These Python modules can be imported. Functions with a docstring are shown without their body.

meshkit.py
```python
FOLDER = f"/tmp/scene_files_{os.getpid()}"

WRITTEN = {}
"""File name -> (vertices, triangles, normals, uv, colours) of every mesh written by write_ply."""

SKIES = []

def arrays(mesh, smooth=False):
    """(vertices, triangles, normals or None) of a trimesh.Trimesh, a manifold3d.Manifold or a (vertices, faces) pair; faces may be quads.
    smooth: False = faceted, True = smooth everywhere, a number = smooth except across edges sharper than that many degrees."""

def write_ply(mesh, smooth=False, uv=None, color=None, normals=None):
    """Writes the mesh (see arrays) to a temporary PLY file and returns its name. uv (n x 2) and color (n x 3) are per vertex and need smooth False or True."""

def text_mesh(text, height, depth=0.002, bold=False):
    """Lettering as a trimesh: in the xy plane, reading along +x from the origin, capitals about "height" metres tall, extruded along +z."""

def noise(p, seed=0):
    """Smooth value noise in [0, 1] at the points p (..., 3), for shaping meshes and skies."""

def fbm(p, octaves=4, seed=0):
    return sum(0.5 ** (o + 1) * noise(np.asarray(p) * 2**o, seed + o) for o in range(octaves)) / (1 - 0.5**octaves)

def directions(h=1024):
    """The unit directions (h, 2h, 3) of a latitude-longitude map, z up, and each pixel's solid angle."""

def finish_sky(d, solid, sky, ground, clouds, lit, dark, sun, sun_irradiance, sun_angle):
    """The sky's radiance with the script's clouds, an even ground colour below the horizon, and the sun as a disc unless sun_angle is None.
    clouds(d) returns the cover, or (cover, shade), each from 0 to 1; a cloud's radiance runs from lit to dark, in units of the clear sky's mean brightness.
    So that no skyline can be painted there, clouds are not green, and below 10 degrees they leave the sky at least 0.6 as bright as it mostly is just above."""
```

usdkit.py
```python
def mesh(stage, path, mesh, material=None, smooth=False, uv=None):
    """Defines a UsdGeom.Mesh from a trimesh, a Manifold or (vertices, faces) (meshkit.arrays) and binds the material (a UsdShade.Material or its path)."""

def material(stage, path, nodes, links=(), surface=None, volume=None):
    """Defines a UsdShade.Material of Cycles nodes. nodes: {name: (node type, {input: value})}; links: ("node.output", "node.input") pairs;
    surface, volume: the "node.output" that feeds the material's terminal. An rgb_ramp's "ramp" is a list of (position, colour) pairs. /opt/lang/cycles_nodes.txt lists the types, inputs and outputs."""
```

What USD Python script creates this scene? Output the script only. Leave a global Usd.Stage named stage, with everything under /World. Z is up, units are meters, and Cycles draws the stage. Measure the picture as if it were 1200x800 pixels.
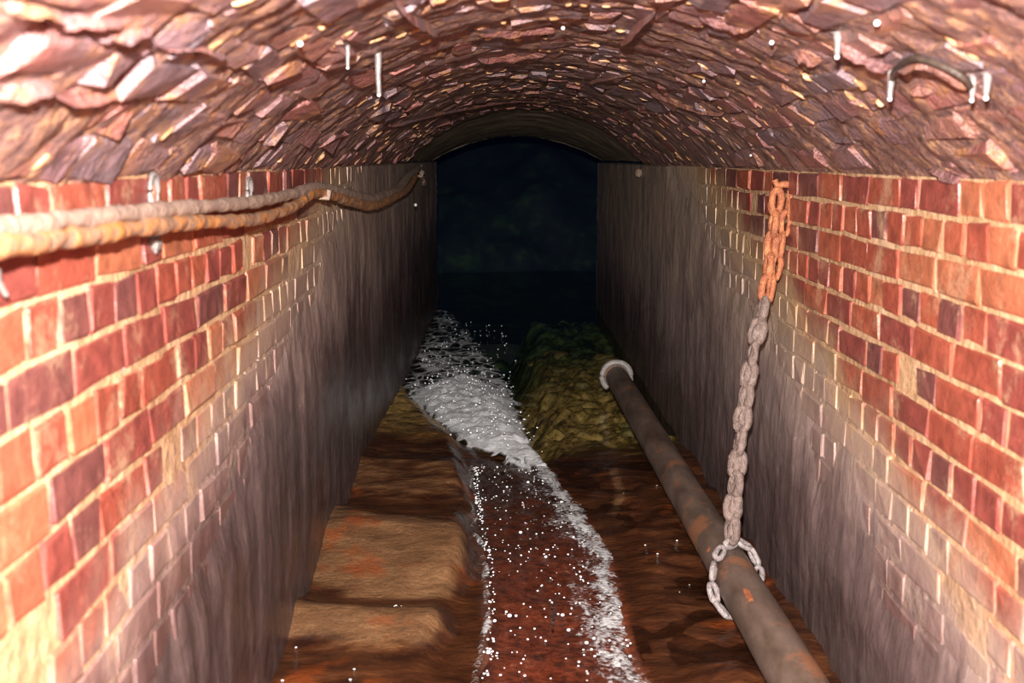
import math, random
import numpy as np, trimesh, usdkit
from meshkit import fbm, noise
from pxr import Usd, UsdGeom, UsdLux, UsdShade, Sdf, Gf, Vt

stage = Usd.Stage.CreateInMemory()
UsdGeom.SetStageUpAxis(stage, 'Z'); UsdGeom.SetStageMetersPerUnit(stage, 1.0)
UsdGeom.Xform.Define(stage, '/World')
rng = np.random.default_rng(7)

# ------------------------------------------------------------------ camera, lights, exposure
EYE = np.array([0.0, 0.0, 1.3])
PITCH, YAW, FPX = math.atan(215 / 1400), 0.00847, 1400.0
cam = UsdGeom.Camera.Define(stage, '/World/camera')
cam.CreateHorizontalApertureAttr(36.0); cam.CreateVerticalApertureAttr(24.0)
cam.CreateFocalLengthAttr(36.0 * FPX / 1200)
cam.CreateClippingRangeAttr(Gf.Vec2f(0.05, 200))
cam.CreateFStopAttr(4.6); cam.CreateFocusDistanceAttr(4.6)
cam.CreateExposureAttr(0.0)
cam.AddTranslateOp().Set(Gf.Vec3d(*EYE))
cam.AddRotateZOp().Set(-math.degrees(YAW))
cam.AddRotateXOp().Set(90 - math.degrees(PITCH))

# the photographer's flash, on top of the camera
fl = UsdLux.DiskLight.Define(stage, '/World/camera_flash')
fl.CreateRadiusAttr(0.022); fl.CreateIntensityAttr(66000.0); fl.CreateColorAttr(Gf.Vec3f(1.0, 0.945, 0.90))
fl.AddTranslateOp().Set(Gf.Vec3d(-0.03, 0.0, 1.475))
fl.AddRotateZOp().Set(-math.degrees(YAW)); fl.AddRotateXOp().Set(90 - 9.0)

# night sky beyond the mouth of the culvert
dome = UsdLux.DomeLight.Define(stage, '/World/night_sky')
dome.CreateIntensityAttr(1.0); dome.CreateColorAttr(Gf.Vec3f(0.0009, 0.0040, 0.0110))

# ------------------------------------------------------------------ helpers
used = {}
def path(name, parent=None):
    base = (parent.GetPath().pathString if parent is not None else '/World') + '/' + name
    n = used.get(base, 0); used[base] = n + 1
    return base if n == 0 else '%s_%03d' % (base, n)

def tag(p, label=None, cat=None, group=None, kind=None):
    for k, v in (('label', label), ('category', cat), ('group', group), ('kind', kind)):
        if v: p.SetCustomDataByKey(k, v)
    return p

def obj(name, mesh, m, parent=None, smooth=False, **kw):
    return tag(usdkit.mesh(stage, path(name, parent), mesh, m, smooth=smooth).GetPrim(), **kw)

def thing(name, label, cat, group=None, loc=(0, 0, 0)):
    x = UsdGeom.Xform.Define(stage, path(name)); x.AddTranslateOp().Set(Gf.Vec3d(*map(float, loc)))
    return tag(x.GetPrim(), label, cat, group)

def join(parts):
    v, f, n = [], [], 0
    for a, b in parts:
        a, b = np.asarray(a, float), np.asarray(b, int)
        if b.shape[1] == 4: b = np.vstack([b[:, [0, 1, 2]], b[:, [0, 2, 3]]])
        v.append(a); f.append(b + n); n += len(a)
    return np.vstack(v), np.vstack(f)

def gridfaces(a, b):
    i, j = np.meshgrid(np.arange(a - 1), np.arange(b - 1), indexing='ij')
    q = i * b + j
    return np.stack([q, q + b, q + b + 1, q + 1], -1).reshape(-1, 4)

def slab(front, back):
    """A closed slab between two grids of points of one shape (a, b, 3)."""
    a, b = front.shape[:2]; n = a * b
    f = gridfaces(a, b); idx = np.arange(n).reshape(a, b)
    rim = np.concatenate([idx[0, :], idx[1:, -1], idx[-1, -2::-1], idx[-2:0:-1, 0]])
    nxt = np.roll(rim, -1)
    return np.vstack([front.reshape(-1, 3), back.reshape(-1, 3)]), np.vstack([f, f[:, ::-1] + n, np.stack([nxt, rim, rim + n, nxt + n], 1)])

def tube(pts, r, sides=10, bump=0.0, seed=0, flat=1.0, closed=False, freq=30):
    p = np.asarray(pts, float)
    t = np.roll(p, -1, 0) - np.roll(p, 1, 0) if closed else np.gradient(p, axis=0)
    t /= np.linalg.norm(t, axis=1, keepdims=True) + 1e-12
    up = np.array([0.03, 0.02, 1.0]) if abs(t[:, 2]).mean() < 0.8 else np.array([1.0, 0.05, 0.0])
    a = np.cross(t, up); a /= np.linalg.norm(a, axis=1, keepdims=True) + 1e-12
    b = np.cross(a, t)
    ang = np.arange(sides) * 2 * np.pi / sides
    rr = np.broadcast_to(np.asarray(r, float), (len(p),))[:, None, None]
    d = np.cos(ang)[None, :, None] * a[:, None] * flat + np.sin(ang)[None, :, None] * b[:, None]
    v = p[:, None] + rr * d
    if bump: v = v + d * ((fbm(v * freq, 3, seed) - 0.5) * 2 * bump)[..., None]
    n = len(p); idx = np.arange(n * sides).reshape(n, sides)
    if closed: idx = np.vstack([idx, idx[:1]])
    A, B = idx[:-1], idx[1:]
    q = np.stack([A, np.roll(A, -1, 1), np.roll(B, -1, 1), B], -1).reshape(-1, 4)
    f = [np.vstack([q[:, [0, 1, 2]], q[:, [0, 2, 3]]])]; v = v.reshape(-1, 3)
    if not closed:
        v = np.vstack([v, p[:1], p[-1:]]); k = np.arange(sides)
        f += [np.stack([np.full(sides, n * sides), np.roll(k, -1), k], 1), np.stack([np.full(sides, n * sides + 1), (n - 1) * sides + k, (n - 1) * sides + np.roll(k, -1)], 1)]
    return v, np.vstack(f)

def spline(pts, n):
    p = np.asarray(pts, float)
    d = np.r_[0, np.cumsum(np.linalg.norm(np.diff(p, axis=0), axis=1))]
    from scipy.interpolate import PchipInterpolator
    return PchipInterpolator(d, p)(np.linspace(0, d[-1], n))

def sstep(a, b, x):
    t = np.clip((np.asarray(x, float) - a) / (b - a), 0, 1)
    return t * t * (3 - 2 * t)

_ico = {k: trimesh.creation.icosphere(k, 1.0) for k in (0, 1, 2, 3)}
def blob(c, r, k=1, amp=0.25, seed=0, freq=1.6):
    s = _ico[k]; v = np.array(s.vertices)
    v = v * (1 + amp * (noise(v * freq + seed * 3.7 + 9, seed) - 0.5) * 2)[:, None]
    return v * np.asarray(r) + np.asarray(c), np.array(s.faces)

def project(p):
    q = np.asarray(p, float) - EYE
    F = np.array([math.sin(YAW) * math.cos(PITCH), math.cos(YAW) * math.cos(PITCH), -math.sin(PITCH)])
    R = np.array([math.cos(YAW), -math.sin(YAW), 0]); U = np.cross(R, F)
    z = q @ F
    return 600 + FPX * (q @ R) / np.maximum(z, 1e-3), 400 - FPX * (q @ U) / np.maximum(z, 1e-3), z

# ------------------------------------------------------------------ materials
class G:
    def __init__(s): s.n, s.l, s.k = {}, [], 0
    def add(s, kind, _out=None, **kw):
        s.k += 1; nm = 'n%d' % s.k; vals = {}
        for k, v in kw.items():
            if isinstance(v, str) and '.' in v: s.l.append((v, nm + '.' + k))
            else: vals[k] = v
        s.n[nm] = (kind, vals)
        return nm + '.' + _out if _out else nm
    def pos(s, scale=(1, 1, 1)):
        g = s.add('geometry', 'position')
        return g if scale == (1, 1, 1) else s.add('mapping', 'vector', vector=g, scale=scale)
    def noise(s, vec, scale, detail=3, rough=0.55, dist=0.0): return s.add('noise_texture', 'fac', vector=vec, scale=scale, detail=detail, roughness=rough, distortion=dist)
    def ramp(s, fac, stops): return s.add('rgb_ramp', 'color', fac=fac, ramp=stops)
    def mix(s, fac, a, b): return s.add('mix_color', 'result', fac=fac, a=a, b=b)
    def m(s, op, a, b=0.0, c=0.0): return s.add('math', 'value', math_type=op, value1=a, value2=b, value3=c)
    def mr(s, v, a, b, c=0.0, d=1.0): return s.add('map_range', 'result', range_type='smoothstep', value=v, from_min=a, from_max=b, to_min=c, to_max=d, clamp=True)
    def bump(s, h, strength=0.5, distance=0.01, normal=None):
        kw = dict(height=h, strength=strength, distance=distance)
        if normal: kw['normal'] = normal
        return s.add('bump', 'normal', **kw)
    def done(s, name, bsdf): return usdkit.material(stage, '/World/Looks/' + name, s.n, s.l, surface=bsdf)

def silt_level(g, side, p):
    """Height above the old silt line on the walls (metres, negative below it), broken up by noise."""
    xyz = g.add('separate_xyz', vector=p)
    y, z = xyz + '.y', xyz + '.z'
    a, b = (0.60, 0.25) if side < 0 else (0.50, 0.245)
    line = g.m('multiply_add', y, b, a - b * (1.5 if side < 0 else 1.9))
    v = g.m('subtract', z, line)
    n = g.noise(p, 5.0, 4, 0.65)
    return g.m('multiply_add', n, 0.34, g.m('subtract', v, 0.17))

SILT = [(0.0, (0.058, 0.037, 0.034)), (0.3, (0.145, 0.098, 0.093)), (0.55, (0.31, 0.225, 0.20)), (0.85, (0.45, 0.335, 0.25)), (1.0, (0.50, 0.345, 0.19))]

def silt_color(g, side, p, lev):
    streak = g.noise(g.pos((1.0, 5.5, 0.9)), 2.2, 4, 0.6)
    fine = g.noise(p, 22.0, 4, 0.6)
    z = g.add('separate_xyz', vector=p) + '.z'
    t = g.m('multiply_add', g.mr(g.m('multiply_add', g.noise(p, 3.0, 4, 0.65), 0.4, g.m('subtract', z, 0.2)), *((0.36, 1.0) if side < 0 else (-0.1, 1.05))), 0.62, 0.04 if side < 0 else 0.12)
    t = g.m('add', t, g.m('multiply', g.mr(lev, -0.35, 0.0), 0.30))
    t = g.m('add', t, g.m('multiply_add', streak, 0.6, -0.30))
    t = g.m('add', t, g.m('multiply_add', fine, 0.3, -0.15))
    return g.ramp(t, SILT)

def brick_mat(name, tone, side=0):
    g = G(); p = g.pos()
    n1 = g.noise(p, 24.0, 4, 0.6); n2 = g.noise(p, 110.0, 3, 0.6)
    c = np.array(tone)
    col = g.ramp(n1, [(0.25, c * 0.62), (0.5, c), (0.75, c * 1.35 + [0.02, 0.01, 0.005])])
    lime = g.mr(g.m('multiply_add', n2, 0.35, g.noise(p, 8.0, 4, 0.65)), 0.70, 0.92, 0, 0.6)
    col = g.mix(lime, col, (0.50, 0.33, 0.20))
    rough = 0.42
    if side:
        lev = silt_level(g, side, p)
        film = g.mr(lev, 0.13, -0.10, 0.0, 0.86)
        col = g.mix(film, col, silt_color(g, side, p, lev))
    h = g.m('multiply_add', n2, 0.5, n1)
    nrm = g.bump(h, 0.55, 0.006)
    return g.done(name, g.add('principled_bsdf', 'BSDF', base_color=col, roughness=rough, normal=nrm, specular_ior_level=0.5))

def wall_mats(tag_, side):
    tones = [(0.27, 0.062, 0.038), (0.33, 0.085, 0.046), (0.22, 0.052, 0.04), (0.37, 0.12, 0.06), (0.15, 0.05, 0.044), (0.29, 0.07, 0.042)]
    return [brick_mat('brick_%s_%s' % (tag_, 'abcdef'[i]), t, side) for i, t in enumerate(tones)]

def mortar_mat(name, side):
    g = G(); p = g.pos()
    n1 = g.noise(p, 30.0, 4, 0.65); n0 = g.noise(p, 4.0, 3, 0.6)
    col = g.ramp(g.m('multiply_add', n0, 0.5, g.m('multiply', n1, 0.5)), [(0.3, (0.22, 0.11, 0.05)), (0.5, (0.52, 0.32, 0.17)), (0.72, (0.66, 0.47, 0.30))])
    if side:
        lev = silt_level(g, side, p)
        col = g.mix(g.mr(lev, 0.05, -0.2, 0.0, 0.9), col, silt_color(g, side, p, lev))
    return g.done(name, g.add('principled_bsdf', 'BSDF', base_color=col, roughness=0.6, normal=g.bump(n1, 0.8, 0.01)))

def silt_mat(name, side):
    g = G(); p = g.pos()
    lev = silt_level(g, side, p)
    col = silt_color(g, side, p, lev)
    streak = g.noise(g.pos((1.0, 9.0, 1.2)), 3.0, 4, 0.65)
    fine = g.noise(p, 45.0, 4, 0.65)
    rough = g.mr(g.noise(p, 3.0, 3), 0.35, 0.65, 0.26, 0.55)
    nrm = g.bump(g.m('multiply_add', fine, 0.5, streak), 0.45, 0.010)
    return g.done(name, g.add('principled_bsdf', 'BSDF', base_color=col, roughness=rough, normal=nrm))

def vault_mat(name, tone):
    g = G(); p = g.pos(); c = np.array(tone)
    n1 = g.noise(p, 14.0, 4, 0.65); n2 = g.noise(p, 70.0, 4, 0.65); n0 = g.noise(p, 2.6, 3, 0.6)
    col = g.ramp(n1, [(0.28, c * 0.5), (0.5, c), (0.72, c * 1.5)])
    col = g.mix(g.mr(n0, 0.42, 0.62, 0, 0.55), col, (0.18, 0.135, 0.150))
    rust = g.mr(g.m('multiply_add', n2, 0.4, g.noise(p, 9.0, 4, 0.7)), 0.70, 0.88, 0, 0.85)
    col = g.mix(rust, col, (0.36, 0.17, 0.07))
    rough = g.mr(n0, 0.35, 0.65, 0.28, 0.5)
    nrm = g.bump(g.m('multiply_add', n2, 0.55, n1), 1.0, 0.020)
    return g.done(name, g.add('principled_bsdf', 'BSDF', base_color=col, roughness=rough, normal=nrm, specular_ior_level=0.6))

def lumps_mat(name, stops, sc=30.0, rough=0.55, bump=0.6, spec=0.5, metallic=0.0):
    g = G(); p = g.pos()
    n1 = g.noise(p, sc, 4, 0.65); n2 = g.noise(p, sc * 4, 3, 0.6)
    return g.done(name, g.add('principled_bsdf', 'BSDF', base_color=g.ramp(g.m('multiply_add', n2, 0.3, g.m('multiply', n1, 0.75)), stops), roughness=rough, metallic=metallic,
                              specular_ior_level=spec, normal=g.bump(g.m('multiply_add', n2, 0.4, n1), bump, 0.006)))

M = {}
M['mortar_left'] = mortar_mat('mortar_left', -1); M['mortar_right'] = mortar_mat('mortar_right', 1)
M['silt_left'] = silt_mat('silt_left', -1); M['silt_right'] = silt_mat('silt_right', 1)
M['bricks_left'] = wall_mats('left', -1); M['bricks_right'] = wall_mats('right', 1)
M['vault'] = [vault_mat('vault_brick_' + 'abcde'[i], t) for i, t in enumerate([(0.21, 0.092, 0.085), (0.25, 0.095, 0.080), (0.18, 0.10, 0.105), (0.27, 0.122, 0.095), (0.17, 0.112, 0.122)])]
M['vault_mortar'] = lumps_mat('vault_mortar', [(0.32, (0.07, 0.038, 0.036)), (0.5, (0.175, 0.098, 0.088)), (0.6, (0.26, 0.14, 0.095)), (0.70, (0.46, 0.26, 0.14))], 26, 0.38, 1.0)
M['vault_nib'] = lumps_mat('vault_nib', [(0.3, (0.16, 0.075, 0.035)), (0.5, (0.34, 0.18, 0.08)), (0.7, (0.50, 0.31, 0.17))], 22, 0.4, 0.8)
M['lining'] = lumps_mat('lining', [(0.3, (0.14, 0.10, 0.065)), (0.5, (0.28, 0.205, 0.135)), (0.7, (0.42, 0.32, 0.21))], 7, 0.5, 0.7)
M['lime'] = lumps_mat('lime', [(0.3, (0.10, 0.085, 0.08)), (0.6, (0.19, 0.165, 0.155))], 40, 0.35, 0.3)
M['dark'] = lumps_mat('dark', [(0.3, (0.015, 0.01, 0.008)), (0.7, (0.05, 0.03, 0.02))], 40, 0.6, 0.5)
M['cable_grey'] = lumps_mat('cable_grey', [(0.3, (0.17, 0.115, 0.09)), (0.5, (0.30, 0.21, 0.165)), (0.7, (0.42, 0.30, 0.22))], 26, 0.6, 0.9)
M['cable_rust'] = lumps_mat('cable_rust', [(0.36, (0.20, 0.13, 0.10)), (0.5, (0.32, 0.17, 0.09)), (0.62, (0.48, 0.19, 0.045))], 16, 0.6, 0.9)
M['rust_orange'] = lumps_mat('rust_orange', [(0.3, (0.14, 0.04, 0.02)), (0.5, (0.33, 0.105, 0.045)), (0.7, (0.50, 0.20, 0.08))], 40, 0.65, 0.9)
M['chain_crust'] = lumps_mat('chain_crust', [(0.3, (0.08, 0.053, 0.044)), (0.5, (0.16, 0.112, 0.094)), (0.7, (0.25, 0.185, 0.16))], 45, 0.65, 0.9)
M['chain_wet'] = lumps_mat('chain_wet', [(0.3, (0.13, 0.10, 0.095)), (0.5, (0.26, 0.22, 0.215)), (0.7, (0.42, 0.38, 0.37))], 45, 0.35, 0.9)
M['collar'] = lumps_mat('collar', [(0.3, (0.20, 0.175, 0.165)), (0.6, (0.36, 0.33, 0.31))], 40, 0.4, 0.4)
g = G(); p = g.pos(); n1 = g.noise(g.pos((1.0, 0.35, 1.0)), 16.0, 4, 0.6); n2 = g.noise(p, 60.0, 3, 0.6)
col = g.ramp(n1, [(0.3, (0.065, 0.038, 0.028)), (0.5, (0.115, 0.078, 0.058)), (0.7, (0.17, 0.12, 0.095))])
col = g.mix(g.mr(g.m('multiply_add', n2, 0.3, g.noise(p, 6.0, 3)), 0.70, 0.80, 0, 0.7), col, (0.30, 0.12, 0.05))
M['pipe'] = g.done('pipe', g.add('principled_bsdf', 'BSDF', base_color=col, roughness=0.5, normal=g.bump(n2, 0.3, 0.003)))

# wet bed: ochre sand on the ripple crests, dark red-brown iron silt between
g = G(); p = g.pos(); at = g.add('attribute', 'fac', attribute='sand')
n1 = g.noise(g.pos((1.0, 2.6, 1.0)), 7.0, 4, 0.6); n2 = g.noise(p, 90.0, 3, 0.6); n3 = g.noise(p, 3.5, 3, 0.6)
dark = g.ramp(n1, [(0.3, (0.022, 0.007, 0.004)), (0.55, (0.065, 0.022, 0.009)), (0.75, (0.13, 0.048, 0.018))])
sand = g.ramp(g.m('multiply_add', n2, 0.3, g.m('multiply', n1, 0.7)), [(0.3, (0.058, 0.025, 0.010)), (0.5, (0.125, 0.060, 0.025)), (0.7, (0.23, 0.122, 0.055))])
col = g.mix(g.mr(g.m('add', at, g.m('multiply_add', n1, 0.7, -0.35)), 0.3, 0.7), dark, sand)
iron = g.mr(n3, 0.58, 0.68, 0, 0.8)
col = g.mix(iron, col, (0.20, 0.045, 0.010))
chan = g.add('attribute', 'fac', attribute='channel')
col = g.mix(g.m('multiply', chan, 0.9), col, g.ramp(g.noise(p, 30.0, 4, 0.7), [(0.35, (0.10, 0.028, 0.015)), (0.6, (0.40, 0.10, 0.045)), (0.75, (0.55, 0.30, 0.2))]))
xyz = g.add('separate_xyz', vector=p)
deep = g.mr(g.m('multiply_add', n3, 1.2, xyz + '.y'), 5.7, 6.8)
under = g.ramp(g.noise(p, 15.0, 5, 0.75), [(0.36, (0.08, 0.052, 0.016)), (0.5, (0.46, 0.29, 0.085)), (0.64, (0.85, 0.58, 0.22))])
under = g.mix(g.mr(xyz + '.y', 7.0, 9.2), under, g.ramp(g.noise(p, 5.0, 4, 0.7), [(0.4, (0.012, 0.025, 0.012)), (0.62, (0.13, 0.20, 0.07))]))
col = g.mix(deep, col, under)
rough = g.mr(g.m('add', at, g.noise(p, 12.0, 3)), 0.4, 1.3, 0.12, 0.55)
nrm = g.bump(g.m('multiply_add', n2, 0.25, g.noise(g.pos((1.0, 1.8, 1.0)), 26.0, 4, 0.6)), 0.5, 0.012)
M['bed'] = g.done('bed', g.add('principled_bsdf', 'BSDF', base_color=col, roughness=rough, normal=nrm))

def water_mat(name, tint, sc, strength, ior=1.33):
    g = G(); p = g.pos()
    h = g.m('multiply_add', g.noise(p, sc * 3.1, 3, 0.6), 0.4, g.noise(p, sc, 3, 0.5))
    nrm = g.bump(h, strength, 0.02)
    t = g.add('transparent_bsdf', 'BSDF', color=tint)
    s = g.add('glossy_bsdf', 'BSDF', color=(1, 1, 1), roughness=0.06, normal=nrm)
    fr = g.m('multiply', g.add('fresnel', 'fac', IOR=ior), 0.6)
    return g.done(name, g.add('mix_closure', 'closure', fac=fr, closure1=t, closure2=s))
M['pool'] = water_mat('pool', (0.93, 0.97, 0.90), 9.0, 0.10, 1.14)
M['stream'] = water_mat('stream', (0.93, 0.90, 0.88), 40.0, 0.9, 1.33)
def foam_mat(name, lace_w, fine_w, fine_s):
    g = G(); p = g.pos((1.0, 0.55, 1.0)); n1 = g.noise(g.pos(), fine_s, 4, 0.65); n2 = g.noise(p, 14.0, 3, 0.6)
    fb = g.add('principled_bsdf', 'BSDF', base_color=g.ramp(n1, [(0.3, (0.74, 0.81, 0.88)), (0.5, (0.93, 0.96, 0.98))]), roughness=0.35, subsurface_weight=0.5, subsurface_scale=0.02, subsurface_radius=(1.0, 1.0, 1.0), normal=g.bump(n1, 0.8, 0.012))
    warp = g.add('vector_math', 'vector', math_type='multiply_add', vector1=g.add('noise_texture', 'color', vector=p, scale=7.0, detail=3.0), vector2=(0.16, 0.16, 0.0), vector3=p)
    cell = g.add('voronoi_texture', 'distance', feature='distance_to_edge', vector=warp, scale=11.0)
    lace = g.mr(cell, 0.13, 0.01)
    cov = g.add('attribute', 'fac', attribute='cover')
    k = g.m('multiply_add', lace, lace_w, cov)
    k = g.m('add', k, g.m('multiply_add', n1, fine_w, -0.5 * fine_w))
    k = g.m('add', k, g.m('multiply_add', n2, 0.7, -0.35))
    fm = g.add('mix_closure', 'closure', fac=g.mr(k, 0.36, 0.86), closure1=g.add('transparent_bsdf', 'BSDF', color=(1, 1, 1)), closure2=fb)
    return g.done(name, fm)
M['foam'] = foam_mat('foam', 0.42, 0.7, 55.0)
M['froth'] = foam_mat('froth', 0.14, 1.5, 75.0)
g = G(); M['bubble'] = g.done('bubble', g.add('principled_bsdf', 'BSDF', base_color=(0.9, 0.93, 0.95), roughness=0.12, specular_ior_level=0.8))
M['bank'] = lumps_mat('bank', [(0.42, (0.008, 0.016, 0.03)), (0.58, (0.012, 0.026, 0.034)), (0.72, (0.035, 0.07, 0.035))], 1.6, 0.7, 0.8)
M['stone'] = lumps_mat('stone', [(0.3, (0.07, 0.055, 0.02)), (0.5, (0.22, 0.165, 0.055)), (0.7, (0.36, 0.28, 0.11))], 18, 0.5, 0.7)

# ------------------------------------------------------------------ the setting: walls
XL, XR, SPRING, Y0, Y1 = -0.59, 0.86, 1.27, -0.6, 10.6

def silt_v(side, y, z):
    a, b = (0.60, 0.25) if side < 0 else (0.50, 0.245)
    return z - (a + b * (y - (1.5 if side < 0 else 1.9)))

def brick_geo(L, H, D, r, c=0.006, warp=0.003, skew=0.004):
    us, vs = np.array([0, 0, c, L - c, L, L]), np.array([0, 0, c, H - c, H, H])
    ws = np.array([-D, -c, 0, 0, -c, -D])
    U, V = np.meshgrid(us, vs, indexing='ij'); W = np.minimum(ws[:, None], ws[None, :])
    U = U + r.normal(0, skew * 0.5, U.shape) * (W > -D); V = V + r.normal(0, skew * 0.5, V.shape) * (W > -D)
    W = W + r.normal(0, warp, W.shape) * (W > -D)
    return np.stack([U - L / 2, V - H / 2, W], -1).reshape(-1, 3), gridfaces(6, 6)

WEEPS = [(2.034, 1.242), (2.80, 1.222)]           # narrow weep slots left open in the top course

def build_wall(name, side, top):
    X, key = (XL, 'left') if side < 0 else (XR, 'right')
    inward = -side
    label = 'left red brick wall with a pale silt coat low down' if side < 0 else 'right red brick wall with a pale silt coat low down'
    # mortar body: everything else of the wall is laid into it
    ys, zs = np.arange(Y0, Y1 + 0.001, 0.0160), np.linspace(-0.62, top, 150)
    Yg, Zg = np.meshgrid(ys, zs, indexing='ij')
    P = np.stack([np.zeros_like(Yg), Yg, Zg], -1)
    d = -0.0038 + (fbm(P * 22, 3, 3) - 0.5) * 0.0045
    if side < 0:
        for wy, wz in WEEPS: d = np.where((abs(Yg - wy) < 0.016) & (abs(Zg - wz) < 0.026), -0.11, d)
    fr = np.stack([X + inward * d, Yg, Zg], -1); bk = np.stack([np.full_like(Yg, X - inward * 0.3), Yg, Zg], -1)
    w = UsdGeom.Xform.Define(stage, '/World/' + name).GetPrim()
    tag(w, label, 'wall', kind='structure')
    obj('mortar', slab(fr, bk), M['mortar_' + key], w, smooth=40)
    # English bond: a course of stretchers, a course of headers
    r = np.random.default_rng(31 + side); keep, rest = [], []
    k, zt = 0, top - 0.004
    while zt > 0.15:
        zc = zt - 0.033; y = -0.5 + (0.0 if k % 2 else -0.06)
        while y < 6.6:
            L = 0.102 if (k % 2) == (0 if side < 0 and k > 0 else 1) or (k == 0 and r.random() < 0.3) else 0.213
            if r.random() < 0.10: L = 0.315 - L
            yc = y + L / 2; y += L + 0.0115
            v = silt_v(side, yc, zc)
            if v < -0.62 or (yc > 5.2 and v < -0.05): continue
            if side < 0 and any(abs(yc - wy) < L / 2 + 0.02 and abs(zc - wz) < 0.06 for wy, wz in WEEPS):
                wy = [q for q in WEEPS if abs(yc - q[0]) < L / 2 + 0.02][0][0]      # cut the brick beside the slot
                lo, hi = yc - L / 2, yc + L / 2
                if wy - 0.02 - lo > hi - wy - 0.02: hi = wy - 0.02
                else: lo = wy + 0.02
                if hi - lo < 0.03: continue
                L, yc = hi - lo, (lo + hi) / 2
            bv, bf = brick_geo(L, 0.0645 + r.normal(0, 0.0015), 0.09, r, c=0.0035, warp=0.0016, skew=0.005)
            off = abs(r.normal(0.0, 0.0018)) - 0.002 * sstep(0.06, -0.08, v) - (0.012 if r.random() < 0.02 else 0)
            tilt = r.normal(0, 0.008)
            u_, v_ = bv[:, 0] + tilt * -bv[:, 1], bv[:, 1] + tilt * bv[:, 0]
            W = bv[:, 2] + off
            pts = np.stack([X + inward * W, yc + u_, zc + v_], 1)
            if side < 0: bf = bf[:, ::-1]
            px, py, pz = project((X, yc, zc))
            seen = pz > 0.3 and -60 < px < 1260 and -60 < py < 860 and v > -0.42
            area = L * 0.07 * abs(X) / max(pz, 0.1) ** 3
            (keep if seen else rest).append((area, pts, bf, int(r.integers(0, 6)) if r.random() < 0.8 else 2))
        zt -= 0.0765; k += 1
    keep.sort(key=lambda q: -q[0])
    rest += keep[300:]
    for _, pts, bf, mi in keep[:300]: obj('brick', (pts, bf), M['bricks_' + key][mi], w)
    if rest: obj('brickwork', join([(q[1], q[2]) for q in rest]), M['bricks_' + key][0], w, kind='stuff')
    # the silt crust: a skin that swells out over the bricks below the old silt line
    ys, zs = np.arange(Y0, Y1 + 0.001, 0.018), np.linspace(-0.60, top, 132)
    Yg, Zg = np.meshgrid(ys, zs, indexing='ij'); P = np.stack([np.zeros_like(Yg), Yg, Zg], -1)
    v = silt_v(side, Yg, Zg)
    n = fbm(P * np.array([1, 3.5, 3.2]), 4, 11 + side); stre = fbm(P * np.array([1, 10, 2.2]), 3, 5); fine = fbm(P * 30, 3, 8)
    cover = sstep(-0.04, -0.46, v + (n - 0.5) * 0.42)
    d = -0.020 + 0.034 * cover + cover * ((stre - 0.5) * 0.007 + (n - 0.5) * 0.016) + (fine - 0.5) * 0.004
    if side < 0: d = d + 0.012 * sstep(0.9, 0.35, Zg) * (stre - 0.35) * sstep(7.0, 1.5, Yg)
    fr = np.stack([X + inward * d, Yg, Zg], -1); bk = np.stack([np.full_like(Yg, X - inward * 0.045), Yg, Zg], -1)
    obj('silt_crust', slab(fr, bk), M['silt_' + key], w, smooth=True, label='smooth grey silt crust coating the lower bricks')
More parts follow.
